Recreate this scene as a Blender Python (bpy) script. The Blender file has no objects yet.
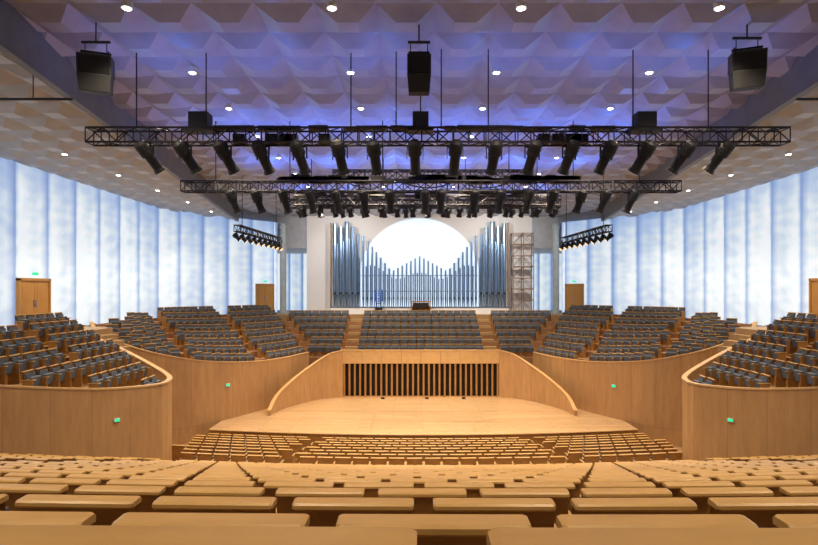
import bpy, math, random
from mathutils import Vector, Matrix
random.seed(7)
scene = bpy.context.scene
F = 545.3
CX, CZ = -0.55, 7.4

# ------------------------------------------------------------------ materials
def mat_base(name):
    m = bpy.data.materials.new(name); m.use_nodes = True
    nt = m.node_tree
    b = nt.nodes['Principled BSDF']
    return m, nt, b

def simple(name, col, rough=0.6, metal=0.0, emis=None, es=0.0, var=0.1, scale=2.0):
    m, nt, b = mat_base(name)
    b.inputs['Roughness'].default_value = rough
    b.inputs['Metallic'].default_value = metal
    if emis:
        b.inputs['Emission Color'].default_value = (*emis, 1)
        b.inputs['Emission Strength'].default_value = es
    n = nt.nodes.new('ShaderNodeTexNoise'); n.inputs['Scale'].default_value = scale
    r = nt.nodes.new('ShaderNodeValToRGB')
    r.color_ramp.elements[0].position = 0.3; r.color_ramp.elements[1].position = 0.7
    r.color_ramp.elements[0].color = (*[c*(1-var) for c in col], 1)
    r.color_ramp.elements[1].color = (*[min(1, c*(1+var*0.6)) for c in col], 1)
    tc = nt.nodes.new('ShaderNodeTexCoord')
    nt.links.new(tc.outputs['Object'], n.inputs['Vector'])
    nt.links.new(n.outputs['Fac'], r.inputs['Fac'])
    nt.links.new(r.outputs['Color'], b.inputs['Base Color'])
    return m

def wood(name, c1, c2, scale=(1, 1, 1), rough=0.4, planks=None, mortar=0.6):
    m, nt, b = mat_base(name)
    tc = nt.nodes.new('ShaderNodeTexCoord')
    mp = nt.nodes.new('ShaderNodeMapping'); mp.inputs['Scale'].default_value = scale
    n = nt.nodes.new('ShaderNodeTexNoise'); n.inputs['Scale'].default_value = 3; n.inputs['Detail'].default_value = 6
    n.inputs['Roughness'].default_value = 0.65
    r = nt.nodes.new('ShaderNodeValToRGB')
    r.color_ramp.elements[0].position = 0.3; r.color_ramp.elements[1].position = 0.72
    r.color_ramp.elements[0].color = (*c1, 1); r.color_ramp.elements[1].color = (*c2, 1)
    nt.links.new(tc.outputs['Object'], mp.inputs['Vector'])
    nt.links.new(mp.outputs['Vector'], n.inputs['Vector'])
    nt.links.new(n.outputs['Fac'], r.inputs['Fac'])
    out = r.outputs['Color']
    if planks:
        bk = nt.nodes.new('ShaderNodeTexBrick')
        bk.inputs['Scale'].default_value = 1.0
        bk.inputs['Brick Width'].default_value = planks[0]
        bk.inputs['Row Height'].default_value = planks[1]
        bk.inputs['Mortar Size'].default_value = 0.01
        bk.inputs['Color1'].default_value = (1, 1, 1, 1)
        bk.inputs['Color2'].default_value = (0.86, 0.86, 0.86, 1)
        bk.inputs['Mortar'].default_value = (mortar, mortar, mortar, 1)
        nt.links.new(tc.outputs['Object' if planks[2] == 'o' else 'UV'], bk.inputs['Vector'])
        mx = nt.nodes.new('ShaderNodeMix'); mx.data_type = 'RGBA'; mx.blend_type = 'MULTIPLY'
        mx.inputs[0].default_value = 1.0
        nt.links.new(out, mx.inputs[6]); nt.links.new(bk.outputs['Color'], mx.inputs[7])
        out = mx.outputs[2]
    nt.links.new(out, b.inputs['Base Color'])
    b.inputs['Roughness'].default_value = rough
    return m

M_wood = wood('wood_panel', (0.46, 0.25, 0.095), (0.60, 0.34, 0.14), (1.5, 1.5, 0.25), 0.42, planks=(1.3, 12.0, 'u'))
M_cap = wood('wood_cap', (0.58, 0.345, 0.135), (0.68, 0.415, 0.175), (1, 1, 1), 0.4)
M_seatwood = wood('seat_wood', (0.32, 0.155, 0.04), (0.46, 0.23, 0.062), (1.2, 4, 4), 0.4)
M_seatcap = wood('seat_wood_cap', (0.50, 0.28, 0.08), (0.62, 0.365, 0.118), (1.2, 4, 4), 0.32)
M_fabric = simple('seat_fabric_grey_blue', (0.125, 0.14, 0.16), 0.9)
M_stage = wood('stage_wood', (0.56, 0.345, 0.165), (0.70, 0.46, 0.24), (0.4, 2, 1), 0.16, planks=(3.5, 0.4, 'o'), mortar=0.45)
M_floor = wood('stalls_floor_wood', (0.32, 0.185, 0.075), (0.40, 0.235, 0.10), (0.5, 2, 1), 0.5)
M_terr = wood('terrace_floor_wood', (0.30, 0.15, 0.065), (0.38, 0.20, 0.09), (0.5, 2, 1), 0.5)
M_dark = simple('dark_recess', (0.02, 0.012, 0.01), 0.9)
M_black = simple('black_metal', (0.009, 0.009, 0.012), 0.5, 0.0)
M_truss = simple('truss_dark_metal', (0.012, 0.012, 0.02), 0.5, 0.0)
M_spk = simple('speaker_grey', (0.028, 0.029, 0.032), 0.6)
M_ceil = simple('ceiling_quilted_plaster', (0.36, 0.37, 0.41), 0.4)
M_ceil2 = simple('ceiling_side_plaster', (0.44, 0.46, 0.49), 0.45)
M_fascia = simple('ceiling_fascia', (0.18, 0.19, 0.21), 0.6)
M_white = simple('organ_wall_plaster', (0.80, 0.78, 0.74), 0.7, var=0.03, scale=0.6)
M_pipe = simple('organ_pipe_tin', (0.26, 0.38, 0.53), 0.3, 0.85)
M_col = simple('column_paint', (0.45, 0.52, 0.52), 0.5)
M_scaf = simple('scaffold_tube', (0.30, 0.20, 0.13), 0.5, 0.2)
M_blue = simple('lift_blue', (0.05, 0.14, 0.5), 0.5)
M_bulb = simple('downlight_lamp', (1, 1, 1), 0.5, 0, (1.0, 0.95, 0.85), 14)
M_lens = simple('spot_lens', (0.3, 0.25, 0.2), 0.1, 0, (1.0, 0.7, 0.35), 1.2)
M_exit = simple('exit_green', (0.0, 0.35, 0.18), 0.5, 0, (0.02, 0.8, 0.35), 0.9)
M_door = wood('door_wood', (0.52, 0.26, 0.06), (0.62, 0.33, 0.09), (2, 2, 0.3), 0.45)
M_step = simple('aisle_stair_lit', (0.46, 0.29, 0.12), 0.5)
M_backwall = simple('wall_backing', (0.3, 0.34, 0.4), 0.8)

def glow_wall_mat(name, strength):
    m, nt, b = mat_base(name)
    b.inputs['Base Color'].default_value = (0.30, 0.33, 0.36, 1)
    b.inputs['Roughness'].default_value = 0.22
    uv = nt.nodes.new('ShaderNodeUVMap')
    sep = nt.nodes.new('ShaderNodeSeparateXYZ')
    nt.links.new(uv.outputs['UV'], sep.inputs['Vector'])
    fr = nt.nodes.new('ShaderNodeMath'); fr.operation = 'FRACT'
    nt.links.new(sep.outputs['X'], fr.inputs[0])
    # backlight falloff painted into the emission of every sheet, bright near one edge
    ru = nt.nodes.new('ShaderNodeValToRGB')
    cr = ru.color_ramp
    cr.elements[0].position = 0.0; cr.elements[0].color = (0.22, 0.22, 0.22, 1)
    cr.elements[1].position = 1.0; cr.elements[1].color = (0.30, 0.30, 0.30, 1)
    for p_, v_ in ((0.025, 0.26), (0.07, 0.74), (0.16, 1.08), (0.30, 0.96), (0.55, 0.82), (0.74, 0.90), (0.89, 0.66), (0.97, 0.40)):
        e = cr.elements.new(p_); e.color = (v_, v_, v_, 1)
    nt.links.new(fr.outputs[0], ru.inputs['Fac'])
    # per-panel variation
    fl = nt.nodes.new('ShaderNodeMath'); fl.operation = 'FLOOR'
    nt.links.new(sep.outputs['X'], fl.inputs[0])
    wn = nt.nodes.new('ShaderNodeTexWhiteNoise'); wn.noise_dimensions = '1D'
    nt.links.new(fl.outputs[0], wn.inputs['W'])
    # highlights of the rippled sheet painted into the emission as short horizontal bands
    n = nt.nodes.new('ShaderNodeTexNoise'); n.inputs['Scale'].default_value = 1.0; n.inputs['Detail'].default_value = 0.0
    mp = nt.nodes.new('ShaderNodeMapping'); mp.inputs['Scale'].default_value = (2.0, 18.0, 1)
    nt.links.new(uv.outputs['UV'], mp.inputs['Vector']); nt.links.new(mp.outputs['Vector'], n.inputs['Vector'])
    nr = nt.nodes.new('ShaderNodeMapRange'); nr.inputs[1].default_value = 0.35; nr.inputs[2].default_value = 0.65
    nr.inputs[3].default_value = 0.93; nr.inputs[4].default_value = 1.07
    nt.links.new(n.outputs['Fac'], nr.inputs[0])
    pr = nt.nodes.new('ShaderNodeMapRange'); pr.inputs[3].default_value = 0.86; pr.inputs[4].default_value = 1.10
    nt.links.new(wn.outputs['Value'], pr.inputs[0])
    rv = nt.nodes.new('ShaderNodeValToRGB'); cv = rv.color_ramp  # brighter lower glow, dimming upward, painted into the emission
    cv.elements[0].position = 0; cv.elements[0].color = (0.90, 0.90, 0.90, 1)
    cv.elements[1].position = 1; cv.elements[1].color = (0.60, 0.60, 0.60, 1)
    e = cv.elements.new(0.30); e.color = (1, 1, 1, 1)
    e = cv.elements.new(0.75); e.color = (0.88, 0.88, 0.88, 1)
    nt.links.new(sep.outputs['Y'], rv.inputs['Fac'])
    def mul(a, b_):
        q = nt.nodes.new('ShaderNodeMath'); q.operation = 'MULTIPLY'
        nt.links.new(a, q.inputs[0]); nt.links.new(b_, q.inputs[1]); return q.outputs[0]
    v = mul(mul(mul(ru.outputs['Color'], nr.outputs[0]), rv.outputs['Color']), pr.outputs[0])
    rc = nt.nodes.new('ShaderNodeValToRGB'); cc = rc.color_ramp
    cc.elements[0].position = 0.15; cc.elements[0].color = (0.12, 0.23, 0.50, 1)
    cc.elements[1].position = 0.92; cc.elements[1].color = (0.86, 0.93, 0.97, 1)
    e = cc.elements.new(0.42); e.color = (0.24, 0.40, 0.72, 1)
    e = cc.elements.new(0.62); e.color = (0.46, 0.60, 0.80, 1)
    e = cc.elements.new(0.76); e.color = (0.64, 0.75, 0.86, 1)
    nt.links.new(v, rc.inputs['Fac'])
    nt.links.new(rc.outputs['Color'], b.inputs['Emission Color'])
    b.inputs['Emission Strength'].default_value = strength
    return m
M_glow = glow_wall_mat('backlit_glass_panel', 0.85)
M_arch = simple('backlit_arch_screen', (0.6, 0.65, 0.7), 0.6, 0, (0.72, 0.86, 1.0), 0.80)

# ------------------------------------------------------------------ mesh builder
class MB:
    def __init__(s): s.v = []; s.f = []; s.m = []; s.mats = []; s.uv = {}
    def mi(s, mat):
        if mat not in s.mats: s.mats.append(mat)
        return s.mats.index(mat)
    def add(s, vs, fs, mat, uvs=None):
        o = len(s.v); k = s.mi(mat)
        s.v += [tuple(p) for p in vs]
        for i, f in enumerate(fs):
            if uvs: s.uv[len(s.f)] = uvs[i]
            s.f.append(tuple(o+j for j in f)); s.m.append(k)
    def box(s, c, d, mat, M=None, taper=None):
        hx, hy, hz = d[0]/2, d[1]/2, d[2]/2
        vs = []
        for z in (-1, 1):
            t = 1 if (z == 1 or taper is None) else taper
            for x, y in ((-1, -1), (1, -1), (1, 1), (-1, 1)):
                p = Vector((x*hx*t, y*hy*t, z*hz))
                if M: p = M @ p
                vs.append((p.x+c[0], p.y+c[1], p.z+c[2]))
        s.add(vs, [(3, 2, 1, 0), (4, 5, 6, 7), (0, 1, 5, 4), (1, 2, 6, 5), (2, 3, 7, 6), (3, 0, 4, 7)], mat)
    def tube(s, p1, p2, r, mat, n=6, r2=None, caps=True):
        p1 = Vector(p1); p2 = Vector(p2); r2 = r if r2 is None else r2
        a = (p2-p1)
        if a.length < 1e-6: return
        a.normalize()
        u = a.cross(Vector((0, 0, 1)))
        if u.length < 1e-3: u = Vector((1, 0, 0))
        u.normalize(); w = a.cross(u)
        vs = []
        for p, rr in ((p1, r), (p2, r2)):
            for i in range(n):
                t = 2*math.pi*i/n
                vs.append(p+(u*math.cos(t)+w*math.sin(t))*rr)
        fs = [(i, (i+1) % n, n+(i+1) % n, n+i) for i in range(n)]
        if caps: fs += [tuple(range(n))[::-1], tuple(range(n, 2*n))]
        s.add(vs, fs, mat)
    def obj(s, name, parent=None, smooth=False, bevel=0):
        me = bpy.data.meshes.new(name); me.from_pydata(s.v, [], s.f)
        for m in s.mats: me.materials.append(m)
        me.polygons.foreach_set('material_index', s.m)
        if s.uv:
            ul = me.uv_layers.new(name='UVMap')
            for p in me.polygons:
                if p.index in s.uv:
                    for li, c in zip(p.loop_indices, s.uv[p.index]): ul.data[li].uv = c
        me.update()
        if smooth:
            me.polygons.foreach_set('use_smooth', [True]*len(me.polygons))
        ob = bpy.data.objects.new(name, me); scene.collection.objects.link(ob)
        if parent: ob.parent = parent
        if bevel:
            b = ob.modifiers.new('bevel', 'BEVEL'); b.width = bevel; b.segments = 2
        return ob

def catmull(pts, n=10):
    out = []
    P = [Vector(p) for p in pts]
    P = [P[0]*2-P[1]]+P+[P[-1]*2-P[-2]]
    for i in range(1, len(P)-2):
        for k in range(n):
            t = k/n
            a, b, c, d = P[i-1], P[i], P[i+1], P[i+2]
            out.append(0.5*((2*b)+(c-a)*t+(2*a-5*b+4*c-d)*t*t+(3*b-a-3*c+d)*t**3))
    out.append(P[-2].copy())
    return out
def resample(c, n):
    L = [0]
    for i in range(1, len(c)): L.append(L[-1]+(c[i].xy-c[i-1].xy).length)
    out = []
    for k in range(n+1):
        t = L[-1]*k/n; i = 0
        while i < len(c)-2 and L[i+1] < t: i += 1
        f = (t-L[i])/max(1e-9, L[i+1]-L[i])
        out.append(c[i].lerp(c[i+1], min(1, f)))
    return out, L[-1]

# ------------------------------------------------------------------ seat mass
def seat_template():
    b = MB()
    w = 0.57
    # curved wooden back shell
    nx = 4; vs = []; fs = []
    for z, yo in ((0.28, 0.03), (0.88, -0.03)):
        for t in (0, 0.03):
            for i in range(nx+1):
                x = -w/2+w*i/nx
                vs.append((x, yo+t-0.035*(1-(2*x/w)**2), z))
    q = nx+1
    for i in range(nx):
        fs += [(i, i+1, 2*q+i+1, 2*q+i), (q+i, 3*q+i, 3*q+i+1, q+i+1), (i, q+i, q+i+1, i+1)]
    b.add(vs, fs, M_seatwood)
    # top cap, rounded nose
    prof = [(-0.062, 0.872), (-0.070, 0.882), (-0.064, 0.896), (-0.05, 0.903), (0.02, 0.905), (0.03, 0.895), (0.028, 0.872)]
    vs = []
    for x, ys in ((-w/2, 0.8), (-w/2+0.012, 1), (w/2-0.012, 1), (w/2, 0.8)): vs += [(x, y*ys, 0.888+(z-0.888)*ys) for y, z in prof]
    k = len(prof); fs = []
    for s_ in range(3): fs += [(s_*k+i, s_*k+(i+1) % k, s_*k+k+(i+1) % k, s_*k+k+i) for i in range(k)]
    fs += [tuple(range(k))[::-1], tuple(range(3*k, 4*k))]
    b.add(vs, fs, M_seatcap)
    T = Matrix.Rotation(math.radians(6), 3, 'X')
    b.box((0, 0.055, 0.60), (0.50, 0.07, 0.44), M_fabric, T)
    T = Matrix.Rotation(math.radians(-10), 3, 'X')
    b.box((0, 0.17, 0.53), (0.49, 0.09, 0.36), M_fabric, T)
    b.box((0, 0.10, 0.22), (0.16, 0.1, 0.44), M_seatwood)
    for sx in (-1, 1):
        b.box((sx*0.305, 0.14, 0.31), (0.035, 0.30, 0.62), M_seatwood)
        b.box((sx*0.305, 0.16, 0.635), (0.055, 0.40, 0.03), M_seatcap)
    return b
ST = seat_template()
def seating(name, places):
    b = MB(); b.mats = list(ST.mats)
    for (x, y, z, yaw) in places:
        c, s_ = math.cos(yaw), math.sin(yaw); o = len(b.v)
        b.v += [(x+c*p[0]-s_*p[1], y+s_*p[0]+c*p[1], z+p[2]) for p in ST.v]
        b.f += [tuple(o+j for j in f) for f in ST.f]
        b.m += ST.m
    return b.obj(name)

# ------------------------------------------------------------------ geometry definitions
def PODS(sx):
    far = [(-17.75, 29.0, 5.72), (-17.0, 28.35, 5.2), (-15.6, 28.2, 4.65), (-14, 28.5, 4.12), (-12, 30, 3.52), (-10.2, 33, 3.1), (-8.9, 35.6, 3.02), (-7.8, 38, 3.08)]
    near = [(-17.8, 11.3, 6.1), (-15.7, 12.3, 5.65), (-13.9, 13.8, 5.15), (-12.4, 15.9, 4.62), (-11.1, 18.2, 4.12), (-10.15, 19.8, 3.95), (-9.85, 20.8, 3.95), (-10.5, 22.0, 4.1), (-13.2, 23.8, 4.85), (-15.6, 24.9, 5.5), (-17.8, 25.9, 6.0)]
    wf = [(-17.85, 29.8, 5.55), (-17.9, 33, 5.55), (-17.7, 36.5, 5.55), (-16.8, 39.5, 5.55), (-14.6, 42.6, 5.55), (-12.1, 45.4, 5.55)]
    f = lambda L: [Vector((p[0]*sx, p[1], p[2])) for p in L]
    return f(far), f(near), f(wf)
WALLP = [(-18.1, -4, 0), (-18.1, 10, 0), (-18.1, 24, 0), (-18.1, 30, 0), (-18.1, 34, 0), (-17.8, 37, 0), (-16.8, 40, 0), (-14.6, 43.2, 0), (-12.1, 46, 0)]

def inpoly(x, y, poly):
    r = False; j = len(poly)-1
    for i in range(len(poly)):
        xi, yi = poly[i]; xj, yj = poly[j]
        if (yi > y) != (yj > y) and x < (xj-xi)*(y-yi)/(yj-yi)+xi: r = not r
        j = i
    return r

def parapet(b, c, L, sx, zb):
    th = 0.14
    inn = []
    for i, p in enumerate(c):
        a = c[max(0, i-1)]; d = c[min(64, i+1)]
        t = (d-a).xy.normalized(); n = Vector((-t.y, t.x))*sx
        inn.append(Vector((p.x+n.x*th, p.y+n.y*th, p.z)))
    vs = []; fs = []; uvs = []
    for i in range(65):
        vs += [(c[i].x, c[i].y, zb), (c[i].x, c[i].y, c[i].z-0.06), (inn[i].x, inn[i].y, c[i].z-0.06), (inn[i].x, inn[i].y, c[i].z-1.3)]
    for i in range(64):
        o = i*4; ds = L/64
        for k in range(3):
            fs.append((o+k, o+k+1, o+k+5, o+k+4))
            zz = [vs[o+k][2], vs[o+k+1][2], vs[o+k+5][2], vs[o+k+4][2]]
            uvs.append([(i*ds, zz[0]), (i*ds, zz[1]), ((i+1)*ds, zz[2]), ((i+1)*ds, zz[3])])
    b.add(vs, fs, M_wood, uvs)
    vs = []; fs = []
    for i in range(65):
        n = (inn[i]-c[i]).xy.normalized()*0.025
        vs += [(c[i].x-n.x, c[i].y-n.y, c[i].z-0.06), (c[i].x-n.x, c[i].y-n.y, c[i].z), (inn[i].x+n.x, inn[i].y+n.y, c[i].z), (inn[i].x+n.x, inn[i].y+n.y, c[i].z-0.06)]
    for i in range(64):
        o = i*4
        for k in range(4): fs.append((o+k, o+(k+1) % 4, o+4+(k+1) % 4, o+4+k))
    b.add(vs, fs, M_cap)

terr = {}
for sx, side in ((1, 'left'), (-1, 'right')):
    far, near, wf = PODS(sx)
    # ---- side terrace flanking the stage
    nrows = 8
    c, L = resample(catmull(far, 12), 64)
    w, LW = resample(catmull(wf, 12), 64)
    terr[('side_terrace', side)] = c
    b = MB(); parapet(b, c, L, sx, -0.9)
    def pt(u, v):
        i = min(63, int(u*64)); f = u*64-i
        p = c[i].lerp(c[i+1], f); q = w[i].lerp(w[i+1], f)
        r = p.lerp(q, v); r.z = (p.z-0.62)*(1-v)+q.z*v
        return r
    vs = []; fs = []
    NU = 48
    for k in range(nrows+1):
        v0 = 0.012 if k == 0 else (k-0.1)/nrows; v1 = min(1.0, (k+0.9)/nrows); vm = min(1, (k+0.45)/nrows)
        for i in range(NU+1):
            u = i/NU
            a = pt(u, v0); d = pt(u, v1); z = pt(u, vm).z-0.02
            zprev = pt(u, max(0, (k-1+0.45)/nrows)).z-0.02
            vs += [(a.x, a.y, zprev), (a.x, a.y, z), (d.x, d.y, z)]
        for i in range(NU):
            o = (k*(NU+1)+i)*3
            fs += [(o, o+1, o+4, o+3), (o+1, o+2, o+5, o+4)]
    b.add(vs, fs, M_terr)
    for e in (0, 64):
        a = c[e]; d = w[e]
        b.add([(a.x, a.y, -0.9), (d.x, d.y, -0.9), (d.x, d.y, 5.55), (a.x, a.y, a.z)], [(0, 1, 2, 3)], M_wood)
    b.obj('side_terrace')
    places = []
    for k in range(nrows):
        v = (k+0.42)/nrows
        us = [i/200 for i in range(201)]
        pts = [pt(u, v) for u in us]
        acc = 0; nextp = 0.5; Ltot = sum((pts[i+1].xy-pts[i].xy).length for i in range(200))
        for i in range(200):
            acc += (pts[i+1].xy-pts[i].xy).length
            if acc >= nextp:
                u = us[i]; nextp += 0.62
                wd = (pt(u, 0).xy-pt(u, 1).xy).length/nrows
                if wd < 0.62 and k % 2: continue
                if wd < 0.36: continue
                if acc > Ltot-0.45: continue
                if any(abs(u-a)*L < 0.5 for a in (0.36, 0.70)): continue
                p = pts[i]; t = (pts[i+1]-pts[max(0, i-1)]).xy.normalized()
                if abs(p.x) > 17.3: continue
                n = Vector((-t.y, t.x))
                toP = (pt(u, 0)-pt(u, 1)).xy
                if n.dot(toP) < 0: n = -n
                yaw = math.atan2(n.y, n.x)-math.pi/2
                places.append((p.x-n.x*0.15, p.y-n.y*0.15, pt(u, (k+0.45)/nrows).z-0.02, yaw))
    seating('side_terrace_seating', places)
    # ---- near terrace: rows parallel to the side wall, stepping up toward it
    c, L = resample(catmull(near, 12), 64)
    terr[('near_terrace', side)] = c
    b = MB(); parapet(b, c, L, sx, -0.9)
    ci = min(range(65), key=lambda i: abs(c[i].x))
    def ybound(ax):
        ax = max(ax, abs(c[ci].x)+0.02)
        lo = hi = None
        for i in range(64):
            a, d = abs(c[i].x), abs(c[i+1].x)
            if min(a, d) <= ax <= max(a, d) and a != d:
                y = c[i].y+(c[i+1].y-c[i].y)*(ax-a)/(d-a)
                if i < ci and lo is None: lo = y
                if i >= ci: hi = y
        return (lo if lo is not None else c[0].y), (hi if hi is not None else c[64].y)
    places = []
    zl = 2.9
    for k in range(8):
        xa = 9.95+0.97*k; xb = xa+0.97 if k < 7 else 17.8
        z = min(5.5, 3.2+0.40*k)
        vs = []
        for j in range(5):
            ax = xa+(xb-xa)*j/4; lo, hi = ybound(ax)
            if hi is None: hi = 25.9
            vs += [(-sx*ax, lo+0.1, z), (-sx*ax, hi-0.1, z)]
        b.add(vs, [(2*j, 2*j+1, 2*j+3, 2*j+2) for j in range(4)], M_terr)
        b.add([vs[0], vs[1], (vs[1][0], vs[1][1], zl), (vs[0][0], vs[0][1], zl)], [(0, 1, 2, 3)], M_terr)
        zl = z
        ax = xa+0.62
        lo1, hi1 = ybound(ax-0.3); lo2, hi2 = ybound(ax+0.3)
        lo = max(lo1, lo2)+0.55; hi = min(hi1, hi2)-0.55
        n = int((hi-lo)/0.61)
        if k == 7: continue
        for q in range(n+1):
            y = lo+(hi-lo-n*0.61)/2+q*0.61
            if k >= 3 and abs(y-(19.6+0.25*k)) < 0.42: continue
            places.append((-sx*ax, y, z, -sx*math.radians(82)))
    b.obj('near_terrace')
    seating('near_terrace_seating', places)

# ------------------------------------------------------------------ stalls
near_poly = {}
for s in ('left', 'right'):
    c = terr[('near_terrace', s)]; sg = -1 if s == 'left' else 1
    near_poly[s] = [(p.x, p.y) for p in c]+[(sg*19, 26), (sg*19, 11)]
def drop(d):
    return 0.31*d+0.2*(1-math.exp(-d/0.8)) if d < 18.6 else 6.15+(d-20)*0.171
def flz(d): return 7.4-drop(d)-0.905
R = 62.0
places = []
rows = [0.68+0.955*k for k in range(19)]
rows = [r for r in rows if r < 18.2]
frontrows = [20+1.0*k for k in range(8)]
for ri, d in enumerate(rows+frontrows):
    front = d > 19
    off = -0.50 if ri % 2 == 0 else -0.16
    half = 17.6 if not front else (10.2+(d-20)*0.17)
    half = min(half, 1.05*d+4)
    for k in range(-30, 31):
        x = off+0.33+0.66*k
        if abs(x) > half: continue
        y = d+x*x/(2*R)
        if any(inpoly(x+ddx, y+ddy, near_poly[s]) for s in near_poly for ddx, ddy in ((0.4, 0), (-0.4, 0), (0, 0.5), (0, -0.3), (0, 0))): continue
        if (front and abs(abs(x)-5.25) < 0.45): continue
        if (not front and d > 6 and abs(abs(x)-8.6) < 0.5): continue
        yaw = x/R
        zz = flz(d) + (0.02 if ri == 0 else 0)
        places.append((x, y, zz, yaw))
seating('stalls_seating', places)
# stepped stalls floor
b = MB()
allr = rows+[18.9]+frontrows
NX = 24
edges = []
for i, d in enumerate(allr):
    a = d-0.32; e = (allr[i+1]-0.32) if i+1 < len(allr) else 30.5
    if i == 0: a = -4.2
    z = flz(d) if d != 18.9 else flz(20)+0.08
    edges.append((a, e, z))
for i, (a, e, z) in enumerate(edges):
    zp = edges[i-1][2] if i else z
    vs = []; fs = []
    for k in range(NX+1):
        x = -18.2+36.4*k/NX; cv = x*x/(2*R)
        vs += [(x, a+cv, zp), (x, a+cv, z), (x, e+cv, z)]
    for k in range(NX):
        o = 3*k; fs += [(o, o+1, o+4, o+3), (o+1, o+2, o+5, o+4)]
    b.add(vs, fs, M_floor)
b.obj('floor')

# ------------------------------------------------------------------ stage
b = MB()
fl = []
NX = 32
for k in range(NX+1):
    x = -11.4+22.8*k/NX
    fl.append((x, 28.0+x*x/(2*R)))
vs = []
for x, y in fl: vs += [(x, y, -0.88), (x, y, -0.02), (x, y+0.03, 0), (x, 38.2, 0)]
b.add(vs, [(4*k, 4*k+1, 4*k+5, 4*k+4) for k in range(NX)], M_seatwood)
b.add(vs, [(4*k+1+j, 4*k+2+j, 4*k+6+j, 4*k+5+j) for k in range(NX) for j in (0, 1)], M_stage)
for sx in (-1, 1):
    x, y = fl[0] if sx < 0 else fl[-1]
    b.add([(x, y, -0.88), (x, 38.2, -0.88), (x, 38.2, 0), (x, y, 0)], [(0, 1, 2, 3)], M_wood)
# nosing strip
for k in range(NX):
    (x0, y0), (x1, y1) = fl[k], fl[k+1]
    b.tube((x0, y0-0.01, -0.04), (x1, y1-0.01, -0.04), 0.045, M_cap, 6, caps=False)
# stage lift seams
for yy in (30.6, 33.2):
    vs = []
    for k in range(21):
        x = -8.4+16.8*k/20
        vs += [(x, yy+x*x/150, 0.004), (x, yy+0.06+x*x/150, 0.004)]
    b.add(vs, [(2*k, 2*k+1, 2*k+3, 2*k+2) for k in range(20)], M_seatwood)
for xx in (-2.8, 2.8):
    b.add([(xx-0.02, 28.5, 0.004), (xx+0.02, 28.5, 0.004), (xx+0.02, 33.2, 0.004), (xx-0.02, 33.2, 0.004)], [(0, 1, 2, 3)], M_seatwood)
b.obj('stage_platform')
# small floor boxes along back of stage
for x in (-2.6, 0.4, 2.9):
    b = MB()
    b.box((x, 37.1, 0.05), (0.22, 0.2, 0.10), M_black, taper=1.15)
    b.box((x, 36.99, 0.05), (0.18, 0.03, 0.06), M_spk)
    b.obj('floor_box')

# stage enclosure wall
b = MB()
left = [(-8.95, 32.1, 0.32), (-8.8, 33.4, 1.0), (-8.15, 35.0, 1.72), (-7.2, 36.5, 2.45), (-6.3, 37.3, 3.02), (-5.4, 37.6, 3.27)]
lc = catmull(left, 8)
path = lc+[Vector((5.4, 37.6, 3.27))]+[Vector((-p.x, p.y, p.z)) for p in reversed(lc)][1:]
vs = []; fs = []; uvs = []; s0 = 0; S = []
nP = len(path)
for i, p in enumerate(path):
    a = path[max(0, i-1)]; d = path[min(nP-1, i+1)]
    t = (d-a).xy.normalized(); n = Vector((-t.y, t.x))*0.16
    if i: s0 += (p-path[i-1]).xy.length
    S.append(s0)
    vs += [(p.x, p.y, 0), (p.x, p.y, p.z-0.06), (p.x+n.x, p.y+n.y, p.z-0.06), (p.x+n.x, p.y+n.y, 0)]
def isflat(i): return abs(path[i].x) < 5.41 and abs(path[i+1].x) < 5.41
for i in range(nP-1):
    for k in range(3):
        o = 4*i
        if isflat(i) and k != 1:
            continue
        fs.append((o+k, o+k+1, o+k+5, o+k+4))
        uvs.append([(S[i], vs[o+k][2]), (S[i], vs[o+k+1][2]), (S[i+1], vs[o+k+5][2]), (S[i+1], vs[o+k+4][2])])
b.add(vs, fs, M_wood, uvs)
for e in (0, nP-1): b.add(vs[4*e:4*e+4], [(0, 1, 2, 3)], M_wood)
capv = []; capf = []
for i, p in enumerate(path):
    a = path[max(0, i-1)]; d = path[min(nP-1, i+1)]
    t = (d-a).xy.normalized(); n = Vector((-t.y, t.x))
    o1 = p.xy-n*0.03; o2 = p.xy+n*0.19
    capv += [(o1.x, o1.y, p.z-0.06), (o1.x, o1.y, p.z), (o2.x, o2.y, p.z), (o2.x, o2.y, p.z-0.06)]
for i in range(nP-1):
    for k in range(4): capf.append((4*i+k, 4*i+(k+1) % 4, 4*i+4+(k+1) % 4, 4*i+4+k))
capf += [(0, 1, 2, 3), tuple(4*(nP-1)+k for k in range(4))]
b.add(capv, capf, M_cap)
# flat centre: header panel + slats over dark recess
for k in range(8):
    b.box((-5.4+0.675+1.35*k, 37.64, 2.77), (1.335, 0.08, 0.88), M_cap)
b.box((0, 37.69, 2.77), (10.8, 0.03, 0.88), M_dark)
b.box((0, 38.0, 1.2), (10.8, 0.05, 2.4), M_dark)
b.box((0, 37.66, 0.04), (10.8, 0.12, 0.08), M_wood)
ns = 29
for k in range(ns+1):
    x = -5.3+10.6*k/ns
    b.box((x, 37.70, 1.2), (0.12, 0.14, 2.3), M_seatwood)
b.obj('stage_enclosure_wall')

# ------------------------------------------------------------------ choir
b = MB(); places = []
for k in range(6):
    d = 38.75+0.95*k; z = 2.62+0.45*k
    hw = 8.0+0.55*(d-38.0)
    b.box((0, d+0.35, z-1.0), (2*hw, 0.95, 2.0), M_terr)
    for q in range(-20, 21):
        x = q*0.6
        ax = abs(x)
        if ax > hw-0.55: continue
        if 4.5 < ax < 5.6: continue
        yy = d+0.25
        places.append((x, yy+0.18, z, math.pi))
    # aisle steps
    for sx in (-1, 1):
        b.box((sx*5.05, d+0.05, z+0.10), (0.9, 0.35, 0.22), M_step)
b.box((0, 48.9, 4.3), (25, 9.5, 2.2), M_floor)
b.obj('choir_terrace')
seating('choir_seating', places)

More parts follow.
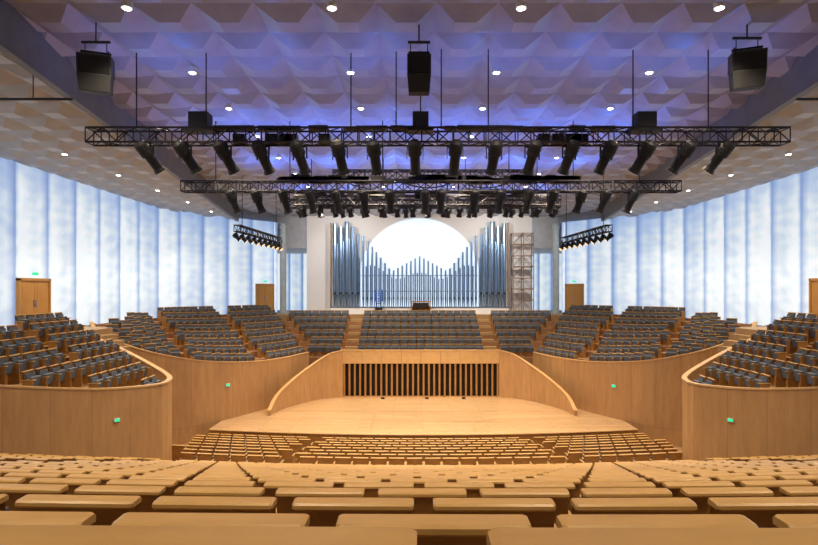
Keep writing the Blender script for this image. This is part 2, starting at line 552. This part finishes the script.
# ------------------------------------------------------------------ walls
def wall_side(sx, side):
    c, L = resample(catmull([Vector((p[0]*sx, p[1], p[2])) for p in WALLP], 12), 240)
    b = MB()
    pw = 2.15; npan = int(L/pw)
    def at(s):
        t = max(0, min(1, s/L))*240; i = min(239, int(t)); return c[i].lerp(c[i+1], t-i)
    NR = 12
    for k in range(npan+1):
        s0 = k*pw+0.02; s1 = min(L, (k+1)*pw-0.02)
        if s1 <= s0: continue
        nn = 4
        grid = []
        for j in range(nn+1):
            s = s0+(s1-s0)*j/nn
            p = at(s); q = at(s+0.05); t = (q-p).xy.normalized() if (q-p).length > 1e-6 else Vector((0, 1))
            n = Vector((t.y, -t.x))*sx
            col = []
            for r in range(NR+1):
                # folded sheet: leans out across the panel, with quilted facets
                o = 0.10*(j/nn)+(0.045 if (j+r) % 2 and 0 < j < nn and 0 < r < NR else 0)
                col.append((p.x+n.x*o, p.y+n.y*o, 5.5+7.6*r/NR))
            grid.append(col)
        for j in range(nn):
            for r in range(NR):
                u0, u1 = k+j/nn*0.999, k+(j+1)/nn*0.999
                b.add([grid[j][r], grid[j+1][r], grid[j+1][r+1], grid[j][r+1]], [(0, 1, 2, 3)], M_glow,
                      [[(u0, r/NR), (u1, r/NR), (u1, (r+1)/NR), (u0, (r+1)/NR)]])
    # backing and lower wall
    cc = c[::4]; vs = []
    for p in cc:
        s_ = -0.22*sx
        vs += [(p.x+s_, p.y+0.1, -0.9), (p.x+s_, p.y+0.1, 14)]
    b.add(vs, [(2*i, 2*i+1, 2*i+3, 2*i+2) for i in range(len(cc)-1)], M_backwall)
    vs = []
    for p in cc: vs += [(p.x-0.02*sx, p.y, -0.9), (p.x-0.02*sx, p.y, 5.5)]
    b.add(vs, [(2*i, 2*i+1, 2*i+3, 2*i+2) for i in range(len(cc)-1)], M_wood)
    b.obj('wall_'+side)
    # walkway with steps between the terraces
    b = MB()
    b.add([(-sx*17.95, 26.0, 5.5), (-sx*15.9, 25.3, 5.5), (-sx*16.3, 28.0, 5.5), (-sx*17.7, 28.5, 5.5)], [(0, 1, 2, 3)], M_step)
    for q in range(4):
        b.box((-sx*(15.95-0.35*q), 26.5, 5.35-0.3*q), (0.4, 2.2-0.2*q, 0.3), M_step)
    b.obj('terrace_walkway')
wall_side(1, 'left'); wall_side(-1, 'right')

# rear wall behind the listener and far passage walls
b = MB(); b.box((0, -4.3, 6.5), (37, 0.2, 15), M_wood); b.obj('wall_rear')
b = MB()
for k in range(28):
    x0 = -18+k*1.3
    b.add([(x0, 54, 5.4), (x0+1.27, 54, 5.4), (x0+1.27, 54, 11.2), (x0, 54, 11.2)], [(0, 1, 2, 3)], M_glow,
          [[(k, 0.1), (k+0.99, 0.1), (k+0.99, 0.7), (k, 0.7)]])
b.box((0, 54.2, 9), (40, 0.1, 10), M_backwall)
b.obj('wall_passage')
for sx, side in ((-1, 'left'), (1, 'right')):
    b = MB()
    b.box((sx*13.9, 47.0, 12.5), (8.6, 0.2, 3.0), M_ceil2)
    b.box((sx*13.9, 50.5, 11.05), (8.6, 7.0, 0.1), M_ceil2)
    b.box((sx*18.1, 50.3, 8), (0.2, 7.6, 7), M_backwall)
    b.obj('trim_passage_soffit')
    b = MB()
    b.tube((sx*11.55, 46.2, 5.4), (sx*11.55, 46.2, 13.0), 0.27, M_col, 20)
    b.tube((sx*11.55, 46.2, 5.4), (sx*11.55, 46.2, 5.6), 0.33, M_col, 20)
    b.tube((sx*11.55, 46.2, 12.6), (sx*11.55, 46.2, 12.8), 0.36, M_col, 20)
    b.obj('round_column', smooth=False)

# ------------------------------------------------------------------ ceiling
import bmesh
def quilt(x0, x1, y0, y1, z, t, dep, ins, mat):
    b = MB()
    nx = int(math.ceil((x1-x0)/t)); ny = int(math.ceil((y1-y0)/t))
    for i in range(nx):
        for j in range(ny):
            X = x0+i*t; Y = y0+j*t; e = 0.03; a = t*ins
            vs = [(X, Y, z+0.012), (X+t, Y, z+0.012), (X+t, Y+t, z+0.012), (X, Y+t, z+0.012)]
            vs += [(X+e, Y+e, z), (X+t-e, Y+e, z), (X+t-e, Y+t-e, z), (X+e, Y+t-e, z)]
            vs += [(X+a, Y+a, z-dep), (X+t-a, Y+a, z-dep), (X+t-a, Y+t-a, z-dep), (X+a, Y+t-a, z-dep)]
            fs = [(0, 1, 5, 4), (1, 2, 6, 5), (2, 3, 7, 6), (3, 0, 4, 7), (4, 5, 9, 8), (5, 6, 10, 9), (6, 7, 11, 10), (7, 4, 8, 11), (8, 9, 10, 11)]
            b.add(vs, fs, mat)
    return b
def cut(ob, co, no):
    bm = bmesh.new(); bm.from_mesh(ob.data)
    bmesh.ops.bisect_plane(bm, geom=bm.verts[:]+bm.edges[:]+bm.faces[:], plane_co=co, plane_no=no, clear_outer=True)
    bm.to_mesh(ob.data); bm.free()
EA = Vector((9.8, 12.7, 0)); ED = Vector((0.15, 1, 0)).normalized(); EN = Vector((ED.y, -ED.x, 0))
ENL = Vector((-EN.x, EN.y, 0)); EAL = Vector((-EA.x, EA.y, 0))
c1 = quilt(-16.8, 16.8, -4.4, 47, 13.92, 1.4, 0.22, 0.32, M_ceil).obj('ceiling')
cut(c1, EA, EN); cut(c1, EAL, ENL)
for sx in (1, -1):
    q = quilt(0, 19, -4.4, 47.5, 13.13, 1.4, 0.20, 0.32, M_ceil2)
    q.v = [(v[0]*sx, v[1], v[2]) for v in q.v]
    ob = q.obj('ceiling')
    if sx == 1: cut(ob, EA, -EN)
    else: cut(ob, EAL, -ENL)
    # fascia bulkhead
    b = MB()
    p0 = EA-ED*17.2; p1 = EA+ED*34.5
    w = EN*0.22
    vs = []
    for p in (p0, p1):
        for (o, z) in ((0, 12.85), (0, 14.1), (1, 14.1), (1, 12.85)):
            qv = p+w*o; vs.append((qv.x*sx, qv.y, z))
    b.add(vs, [(0, 1, 5, 4), (1, 2, 6, 5), (2, 3, 7, 6), (3, 0, 4, 7), (0, 1, 2, 3), (4, 5, 6, 7)], M_fascia)
    b.obj('trim_ceiling_bulkhead')

# downlights
pos = []
for d in (1.5, 5.0, 8.6, 12.1, 15.7, 18.8, 22.2, 25.8, 29.4, 33, 36.6, 40.2):
    for x in (-6.9, -2.35, 1.85, 6.25): pos.append((x, d, 13.68))
for d in (14, 18, 22, 26, 30, 34, 38):
    for x in (-14.6, 14.6):
        if abs(x) > 10.2+0.15*(d-12.7): pos.append((x, d, 12.90))
b = MB()
for x, y, z in pos:
    b.tube((x, y, z+0.12), (x, y, z-0.03), 0.12, M_white, 16)
    b.tube((x, y, z-0.03), (x, y, z-0.045), 0.085, M_bulb, 16)
b.obj('ceiling_downlights')

# ------------------------------------------------------------------ trusses
def truss(b, p0, p1, h, step, r=0.03):
    p0 = Vector(p0); p1 = Vector(p1); a = (p1-p0); L = a.length; a.normalize()
    s = Vector((-a.y, a.x, 0)).normalized()*h/2; u = Vector((0, 0, h/2))
    cor = [s+u, -s+u, -s-u, s-u]
    for c in cor: b.tube(p0+c, p1+c, r, M_truss, 6)
    n = max(1, round(L/step))
    for i in range(n+1):
        q = p0+a*L*i/n
        for k in range(4): b.tube(q+cor[k], q+cor[(k+1) % 4], r*0.6, M_truss, 5)
        if i < n:
            q2 = p0+a*L*(i+1)/n
            for k in range(4):
                A, B = (k, (k+1) % 4) if i % 2 else ((k+1) % 4, k)
                b.tube(q+cor[A], q2+cor[B], r*0.6, M_truss, 5)
CEN = 13.8
b = MB()
T1 = (14.5, 11.48); T2 = (20.6, 11.30)
truss(b, (-9.15, T1[0], T1[1]), (9.35, T1[0], T1[1]), 0.38, 0.42, 0.028)
for x in (-7.9, -6.05, -2.2, -1.0, -0.35, 0.2, 1.45, 5.3, 7.3):
    b.tube((x, T1[0], T1[1]+0.2), (x, T1[0], CEN), 0.018, M_black, 5)
for x, w in ((-6.2, 0.5), (-0.35, 0.42), (5.6, 0.5)):
    b.box((x, T1[0], T1[1]+0.42), (w, 0.4, 0.38), M_spk)
    b.box((x, T1[0], T1[1]+0.16), (w*1.6, 0.42, 0.1), M_black)
# dense equipment along the truss top: cable loom, dimmer boxes
for i in range(26):
    x = -6+12*random.random()
    b.box((x, T1[0]+0.05, T1[1]+0.22+0.03*random.random()), (0.25+0.5*random.random(), 0.2, 0.06+0.06*random.random()), M_black)
for i in range(10):
    x = -5.2+2.4*random.random()+(7.5 if i % 2 else 0)
    b.box((x, T1[0]+0.1, T1[1]-0.05), (0.3, 0.25, 0.25), M_black)
b.obj('lighting_truss')
b = MB()
truss(b, (-9.25, T2[0], T2[1]), (9.5, T2[0], T2[1]), 0.38, 0.42, 0.03)
for x in (-8, -5.2, -1.7, 2.3, 5.5, 8): b.tube((x, T2[0], T2[1]+0.2), (x, T2[0], CEN), 0.018, M_black, 5)
for i in range(60):
    x = -5.5+11.2*random.random()
    b.box((x, T2[0], T2[1]+0.22+0.1*random.random()), (0.3+0.5*random.random(), 0.25, 0.08+0.2*random.random()), M_black)
b.obj('lighting_truss')
b = MB()
truss(b, (-6.3, 26.6, 11.75), (6.6, 26.6, 11.75), 0.45, 0.5, 0.035)
for x in (-5.5, -2, 2, 5.5): b.tube((x, 26.6, 12), (x, 26.6, CEN), 0.02, M_black, 5)
for i in range(40):
    x = -6+12*random.random()
    b.box((x, 26.6, 12.0+0.15*random.random()), (0.3+0.5*random.random(), 0.3, 0.2+0.2*random.random()), M_black)
b.obj('lighting_truss')
b = MB()
truss(b, (-4, 23.6, 12.35), (4.2, 23.6, 12.35), 0.4, 0.45, 0.03)
for x in (-3.5, 3.6): b.tube((x, 23.6, 12.5), (x, 23.6, CEN), 0.02, M_black, 5)
# cable swags slung under the motor truss
for x0, x1 in ((-3.6, -1.2), (-1.2, 1.4), (1.4, 3.8)):
    for q in range(10):
        f0, f1 = q/10, (q+1)/10
        z0 = 12.15-0.35*4*f0*(1-f0); z1 = 12.15-0.35*4*f1*(1-f1)
        b.tube((x0+(x1-x0)*f0, 23.5, z0), (x0+(x1-x0)*f1, 23.5, z1), 0.03, M_black, 5)
b.obj('lighting_truss')
b = MB()
truss(b, (-7.6, 31, 12.3), (7.8, 31, 12.3), 0.45, 0.5, 0.035)
for x in (-6.5, -2, 2, 6.5): b.tube((x, 31, 12.5), (x, 31, CEN), 0.02, M_black, 5)
b.obj('lighting_truss')
for sx in (-1, 1):
    b = MB()
    truss(b, (sx*10.2, 29.9, 10.8), (sx*9.6, 37, 10.75), 0.35, 0.45, 0.03)
    for f in (0.1, 0.9):
        b.tube((sx*(10.2-0.6*f), 29.9+7.1*f, 10.9), (sx*(10.2-0.6*f), 29.9+7.1*f, CEN), 0.02, M_black, 5)
    b.obj('lighting_truss')

# spotlights; local -Z is the beam, origin at clamp
def lamp_yoke(L, r):
    b = MB()
    b.box((0, 0, -0.03), (0.06, 0.06, 0.12), M_black)
    b.tube((-r*1.25, 0, -0.09), (r*1.25, 0, -0.09), 0.018, M_black, 6)
    for s in (-1, 1): b.box((s*r*1.25, 0, -0.09-r*0.9), (0.015, 0.05, r*1.9), M_black)
    return b
def make_lamp(L, r, lens):
    yoke = lamp_yoke(L, r)
    body = MB()
    body.tube((0, 0, L*0.42), (0, 0, L*0.05), r*1.0, M_spk, 14)
    body.tube((0, 0, L*0.50), (0, 0, L*0.42), r*0.6, M_spk, 14, r2=r)
    for q in range(3): body.tube((0, 0, L*(0.12+0.1*q)), (0, 0, L*(0.14+0.1*q)), r*1.1, M_black, 14)
    body.tube((0, 0, L*0.05), (0, 0, -L*0.38), r*0.78, M_black, 14)
    body.tube((0, 0, -L*0.38), (0, 0, -L*0.5), r*0.85, M_black, 14, r2=r*1.02)
    body.tube((0, 0, -L*0.5), (0, 0, -L*0.505), r*0.9, lens, 14)
    return yoke, body
def combine(yoke, body, target_dir, r):
    q = Vector((0, 0, -1)).rotation_difference(target_dir)
    piv = Vector((0, 0, -0.09-r*1.7))
    b = MB()
    yaw = math.atan2(target_dir.y, target_dir.x)-math.pi/2
    Rz = Matrix.Rotation(yaw, 3, 'Z')
    for src, fn in ((yoke, lambda p: Rz @ Vector(p)), (body, lambda p: q @ Vector(p)+piv)):
        o = len(b.v); b.v += [tuple(fn(p)) for p in src.v]
        for f, m in zip(src.f, src.m):
            b.f.append(tuple(o+j for j in f)); b.m.append(b.mi(src.mats[m]))
    return b
LY, LB = make_lamp(0.90, 0.17, M_lens)
SY, SB = make_lamp(0.48, 0.15, M_lens)
def px(x, d): return (x-413)*d/F+CX
for x in (150, 187, 226, 263, 300, 340, 375, 415, 455, 494, 532, 569, 606, 643, 682, 719):
    p = Vector((px(x, T1[0]), T1[0], T1[1]-0.2))
    d = (Vector((p.x*0.12, 21.5, 0))-p).normalized()
    o = combine(LY, LB, d, 0.15).obj('stage_spotlight'); o.location = p
for x in (233, 258, 285, 311, 337, 364, 390, 425, 441, 474, 500, 528, 552, 580, 604, 631):
    p = Vector((px(x, T2[0]), T2[0], T2[1]-0.2))
    d = (Vector((p.x*0.55, 25, 1))-p).normalized()
    o = combine(LY, LB, d, 0.15).obj('stage_spotlight'); o.location = p
for i in range(17):
    p = Vector((-5.9+12.2*i/16, 26.6, 11.52))
    d = (Vector((p.x*0.4, 33, 1))-p).normalized()
    o = combine(SY, SB, d, 0.13).obj('par_can_light'); o.location = p
for i in range(13):
    p = Vector((-7+14.5*i/12, 31, 12.07))
    d = (Vector((p.x*0.3, 36, 1))-p).normalized()
    o = combine(SY, SB, d, 0.13).obj('par_can_light'); o.location = p
for sx in (-1, 1):
    for i in range(9):
        f = i/8
        p = Vector((sx*(10.2-0.6*f), 29.9+7.1*f, 10.62))
        d = (Vector((0, 33, 0))-p).normalized()
        o = combine(SY, SB, d, 0.13).obj('par_can_light'); o.location = p

# hanging loudspeakers
def speaker(x, d, ytop, w, h, tilt, yaw):
    e = bpy.data.objects.new('hanging_loudspeaker', None); scene.collection.objects.link(e)
    z = 7.4+(290-ytop)*d/F
    e.location = (x, d, z)
    M = Matrix.Rotation(yaw, 3, 'Z') @ Matrix.Rotation(tilt, 3, 'X')
    b = MB()
    b.box((0, 0, -h*0.25), (w, 0.55, h*0.5), M_spk, M)
    b.box((0, 0, -h*0.27), (w*0.92, 0.58, h*0.44), M_black, M)
    b.box((0, 0, -h*0.74), (w*0.98, 0.52, h*0.46), M_spk, M, taper=0.9)
    b.box((0, 0, -h*0.50), (w*1.02, 0.45, 0.03), M_black, M)
    o = b.obj('cabinet', e, bevel=0.012)
    b = MB()
    b.box((0, 0, 0.10), (w*0.9, 0.06, 0.05), M_black, M)
    b.box((-w*0.42, 0, 0.05), (0.03, 0.05, 0.14), M_black, M)
    b.box((w*0.42, 0, 0.05), (0.03, 0.05, 0.14), M_black, M)
    zc = 13.7-z
    for s in (-1, 1):
        b.tube((s*w*0.36, 0, 0.1), (s*w*0.36, 0, 0.35), 0.012, M_black, 5)
    b.box((0, 0, 0.35), (w*0.95, 0.05, 0.05), M_black)
    b.tube((0, 0, 0.35), (0, 0, zc+0.2), 0.02, M_black, 6)
    b.obj('rigging_frame', e)
speaker(px(96, 13), 13, 57, 0.72, 0.88, 0.15, 0.35)
speaker(px(419, 13), 13, 57, 0.56, 0.90, 0.15, 0.0)
speaker(px(747, 13), 13, 53, 0.72, 0.88, 0.15, -0.35)

# thin lighting bars at the outer edges
for sx in (-1, 1):
    b = MB()
    b.tube((sx*9.3, 14, 12.3), (sx*12.6, 14, 12.3), 0.035, M_black, 8)
    b.tube((sx*10.3, 14, 12.3), (sx*10.3, 14, 13.0), 0.015, M_black, 6)
    b.tube((sx*12, 14, 12.3), (sx*12, 14, 13.0), 0.015, M_black, 6)
    b.obj('lighting_bar')

# ------------------------------------------------------------------ organ
b = MB()
b.box((0, 46.7, 9.5), (19.2, 0.4, 9.0), M_white)
b.obj('wall_organ')
b = MB()
N = 40; zc = 8.4; Ra = 5.1
ring = [(-Ra, 5.45)]+[(-Ra*math.cos(math.pi*i/N), zc+Ra*math.sin(math.pi*i/N)) for i in range(N+1)]+[(Ra, 5.45)]
k = len(ring)
vs = [(x, 46.40, z) for x, z in ring]+[(x, 46.49, z) for x, z in ring]
b.add(vs, [tuple(range(k)), tuple(range(k, 2*k))[::-1]]+[(i, (i+1) % k, k+(i+1) % k, k+i) for i in range(k)], M_arch)
b.obj('backlit_arch_screen')
b = MB()
def pipe(x, y, ztop, r, z0=5.95, foot=0.7):
    b.tube((x, y, z0), (x, y, z0+foot), 0.04, M_pipe, 10, r2=r, caps=False)
    b.tube((x, y, z0+foot), (x, y, ztop), r, M_pipe, 12)
    b.box((x, y-r*0.95, z0+foot+0.12), (r*1.1, 0.03, 0.16), M_dark)
    b.tube((x, y, ztop), (x, y, ztop+0.04), r*1.08, M_pipe, 12)
for sx in (-1, 1):
    for i, (x, zt, r) in enumerate(((5.15, 12.3, 0.12), (5.6, 12.9, 0.15), (6.1, 13.35, 0.17), (6.6, 12.9, 0.17), (7.1, 13.2, 0.15))):
        pipe(sx*x, 45.7, zt-0.25, r, 6.0, 1.0)
    for i, (x, zt, r) in enumerate(((5.35, 11.2, 0.07), (5.85, 11.6, 0.07), (6.35, 11.4, 0.07), (6.85, 11.2, 0.07))):
        pipe(sx*x, 45.35, zt, r, 6.0, 0.8)
for i in range(27):
    x = -4.7+9.4*i/26; a = abs(x)
    if a < 2.4: zt = 10.2-0.55*a
    else: zt = 9.0+(a-2.4)*1.25
    pipe(x, 45.55, zt, 0.075 if a < 2.4 else 0.09, 6.0, 0.6)
for i in range(26):
    x = -4.5+9.0*i/25; a = abs(x)
    pipe(x, 45.85, 8.4+0.4*math.cos(a*1.6)+0.16*a, 0.05, 6.0, 0.5)
for zr in (7.3, 8.6):
    b.tube((-4.9, 45.7, zr), (4.9, 45.7, zr), 0.035, M_pipe, 6)
b.box((0, 45.6, 5.68), (14.8, 0.9, 0.56), M_white)
b.box((0, 45.6, 5.98), (14.9, 1.0, 0.06), M_pipe)
for sx in (-1, 1):
    b.box((sx*7.42, 45.6, 9.3), (0.08, 0.5, 7.4), M_scaf)
    b.box((sx*4.98, 45.6, 8.0), (0.06, 0.3, 4.2), M_pipe)
b.obj('pipe_organ')
# console
b = MB()
b.box((0.1, 44.75, 5.75), (1.5, 0.5, 0.7), M_seatwood)
b.box((0.1, 44.6, 6.2), (1.3, 0.35, 0.3), M_dark)
b.box((0.1, 44.35, 6.0), (1.3, 0.35, 0.08), M_black)
b.box((0.1, 44.82, 6.45), (1.5, 0.3, 0.1), M_seatwood)
for s in (-1, 1): b.box((0.1+s*0.75, 44.6, 5.95), (0.08, 0.75, 1.0), M_seatwood)
b.obj('organ_console')
b = MB()
for s in (-1, 1):
    b.box((s*0.35, 0, 0.1), (0.08, 0.9, 0.12), M_blue)
    b.tube((s*0.18, 0.1, 0.1), (s*0.18, 0.1, 1.9), 0.05, M_blue, 8)
for z in (0.5, 0.9, 1.3, 1.7): b.tube((-0.2, 0.1, z), (0.2, 0.1, z), 0.03, M_blue, 6)
b.box((0, -0.2, 0.35), (0.6, 0.5, 0.4), M_black)
b.box((0, -0.25, 1.1), (0.6, 0.5, 0.06), M_blue)
for sxx in (-1, 1):
    for sy in (-0.5, 0.0): b.tube((sxx*0.3, sy, 1.1), (sxx*0.3, sy, 2.0), 0.025, M_blue, 6)
for z in (1.55, 2.0):
    b.tube((-0.3, -0.5, z), (0.3, -0.5, z), 0.025, M_blue, 6)
    for sxx in (-1, 1): b.tube((sxx*0.3, -0.5, z), (sxx*0.3, 0, z), 0.025, M_blue, 6)
o = b.obj('mobile_lift_platform'); o.location = (px(379, 44.9), 44.6, 5.4)
# scaffold tower
b = MB()
xs = (7.75, 8.6, 9.45)
for x in xs:
    for y in (45.2, 46.0): b.tube((x, y, 5.4), (x, y, 12.2), 0.035, M_scaf, 6)
for k in range(8):
    z = 5.6+0.93*k
    for y in (45.2, 46.0):
        b.tube((xs[0], y, z), (xs[2], y, z), 0.03, M_scaf, 6)
        if k < 7:
            b.tube((xs[0], y, z), (xs[1], y, z+0.93), 0.02, M_scaf, 5)
            b.tube((xs[2], y, z), (xs[1], y, z+0.93), 0.02, M_scaf, 5)
    for x in xs: b.tube((x, 45.2, z), (x, 46, z), 0.03, M_scaf, 6)
    if k in (2, 4, 6): b.box((8.6, 45.6, z+0.04), (1.7, 0.7, 0.05), M_scaf)
b.obj('scaffold_tower')

# ------------------------------------------------------------------ doors
def door(name, x, y, z, yaw, w, h):
    e = bpy.data.objects.new(name, None); scene.collection.objects.link(e)
    e.location = (x, y, z); e.rotation_euler = (0, 0, yaw)
    b = MB()
    for s in (-1, 1):
        b.box((s*w/4, 0, h/2), (w/2-0.02, 0.06, h), M_door)
        b.tube((s*0.07, -0.05, h*0.45), (s*0.07, -0.05, h*0.6), 0.015, M_pipe, 6)
        b.box((s*w/4, -0.035, h*0.75), (w/2-0.3, 0.01, h*0.3), M_door)
        b.box((s*w/4, -0.035, h*0.28), (w/2-0.3, 0.01, h*0.35), M_door)
    b.obj('leaves', e)
    b = MB()
    for s in (-1, 1): b.box((s*(w/2+0.05), 0, h/2+0.03), (0.1, 0.16, h+0.1), M_door)
    b.box((0, 0, h+0.06), (w+0.2, 0.16, 0.12), M_door)
    b.obj('frame', e)
    b = MB(); b.box((0, -0.06, h+0.32), (0.34, 0.05, 0.12), M_exit); b.obj('exit_sign_box', e)
door('door_1', -17.85, 24.9, 5.62, math.radians(90), 1.9, 2.2)
door('door_2', 17.85, 24.2, 5.62, math.radians(-90), 1.9, 2.2)
door('door_3', -12.75, 44.95, 5.5, math.radians(48), 1.5, 2.3)
door('door_4', 12.75, 44.95, 5.5, math.radians(-48), 1.5, 2.3)

# exit signs on terraces
def sign_on(key, xpix, ypix, sc):
    c = terr[key]; best = None
    for i in range(1, 64):
        p = c[i]; xp = 413+(p.x-CX)*F/p.y
        if best is None or abs(xp-xpix) < best[0]:
            if key[0] == 'near_terrace' and i > 35: continue
            best = (abs(xp-xpix), i)
    i = best[1]; p = c[i]; t = (c[i+1]-c[i-1]).xy.normalized()
    z = CZ-(ypix-290)*p.y/F
    b = MB(); b.box((0, -0.012, 0), (0.22*sc, 0.03, 0.12*sc), M_exit); b.box((0, 0.01, 0), (0.26*sc, 0.04, 0.16*sc), M_white)
    o = b.obj('exit_sign')
    n = Vector((-t.y, t.x))
    if n.y > 0: n = -n
    o.location = (p.x+n.x*0.04, p.y+n.y*0.04, z)
    o.rotation_euler = (0, 0, math.atan2(n.y, n.x)+math.pi/2)
sign_on(('side_terrace', 'left'), 228, 385, 1.1); sign_on(('side_terrace', 'right'), 615, 386, 1.1)
sign_on(('near_terrace', 'left'), 119, 420, 0.75); sign_on(('near_terrace', 'right'), 727, 420, 0.75)

# ------------------------------------------------------------------ lights
def spot(name, loc, target, W, col, ang, size=0.12, blend=0.6):
    l = bpy.data.lights.new(name, 'SPOT'); l.energy = W; l.color = col
    l.spot_size = math.radians(ang); l.spot_blend = blend; l.shadow_soft_size = size
    o = bpy.data.objects.new(name, l); scene.collection.objects.link(o)
    o.location = loc
    o.rotation_euler = (Vector(target)-Vector(loc)).to_track_quat('-Z', 'Y').to_euler()
warm = (1.0, 0.82, 0.58)
for x, y, z in pos:
    W = 1000
    if y < 10: W = 430
    elif y < 20: W = 830
    spot('downlight_lamp', (x, y, z-0.1), (x, y, 0), W, warm, 108)
for x in (-5, 0, 5):
    spot('stage_wash_lamp', (x, 26.6, 11.2), (x*0.7, 33.5, 0), 1700, (1.0, 0.86, 0.64), 60)
blue = (0.08, 0.22, 1.0)
for yy, zz, W in ((14.5, 11.8, 130), (20.6, 11.6, 330), (26.6, 12.2, 300), (34, 12.2, 220)):
    for x in (-7.5, -4.5, -1.5, 1.5, 4.5, 7.5):
        spot('blue_wash_lamp', (x, yy+0.3, zz), (x, yy+0.6, 20), W, blue, 165, 0.1, 0.9)
for x in (-8, -4, 4, 8):
    spot('organ_wash_lamp', (x, 38.5, 12.8), (x, 46.5, 9), 1100, (1.0, 0.95, 0.92), 90)

w = bpy.data.worlds.new('world'); scene.world = w; w.use_nodes = True
w.node_tree.nodes['Background'].inputs[0].default_value = (0.5, 0.6, 0.8, 1)
w.node_tree.nodes['Background'].inputs[1].default_value = 0.05

# ------------------------------------------------------------------ camera
cam = bpy.data.cameras.new('camera'); cam.lens = 24; cam.sensor_width = 36
cam.shift_x = -(413-409)/818; cam.shift_y = (290-272.5)/818; cam.clip_start = 0.05; cam.clip_end = 300
co = bpy.data.objects.new('camera', cam); scene.collection.objects.link(co)
co.location = (CX, 0, CZ); co.rotation_euler = (math.radians(90), 0, 0)
scene.camera = co
scene.view_settings.view_transform = 'Standard'
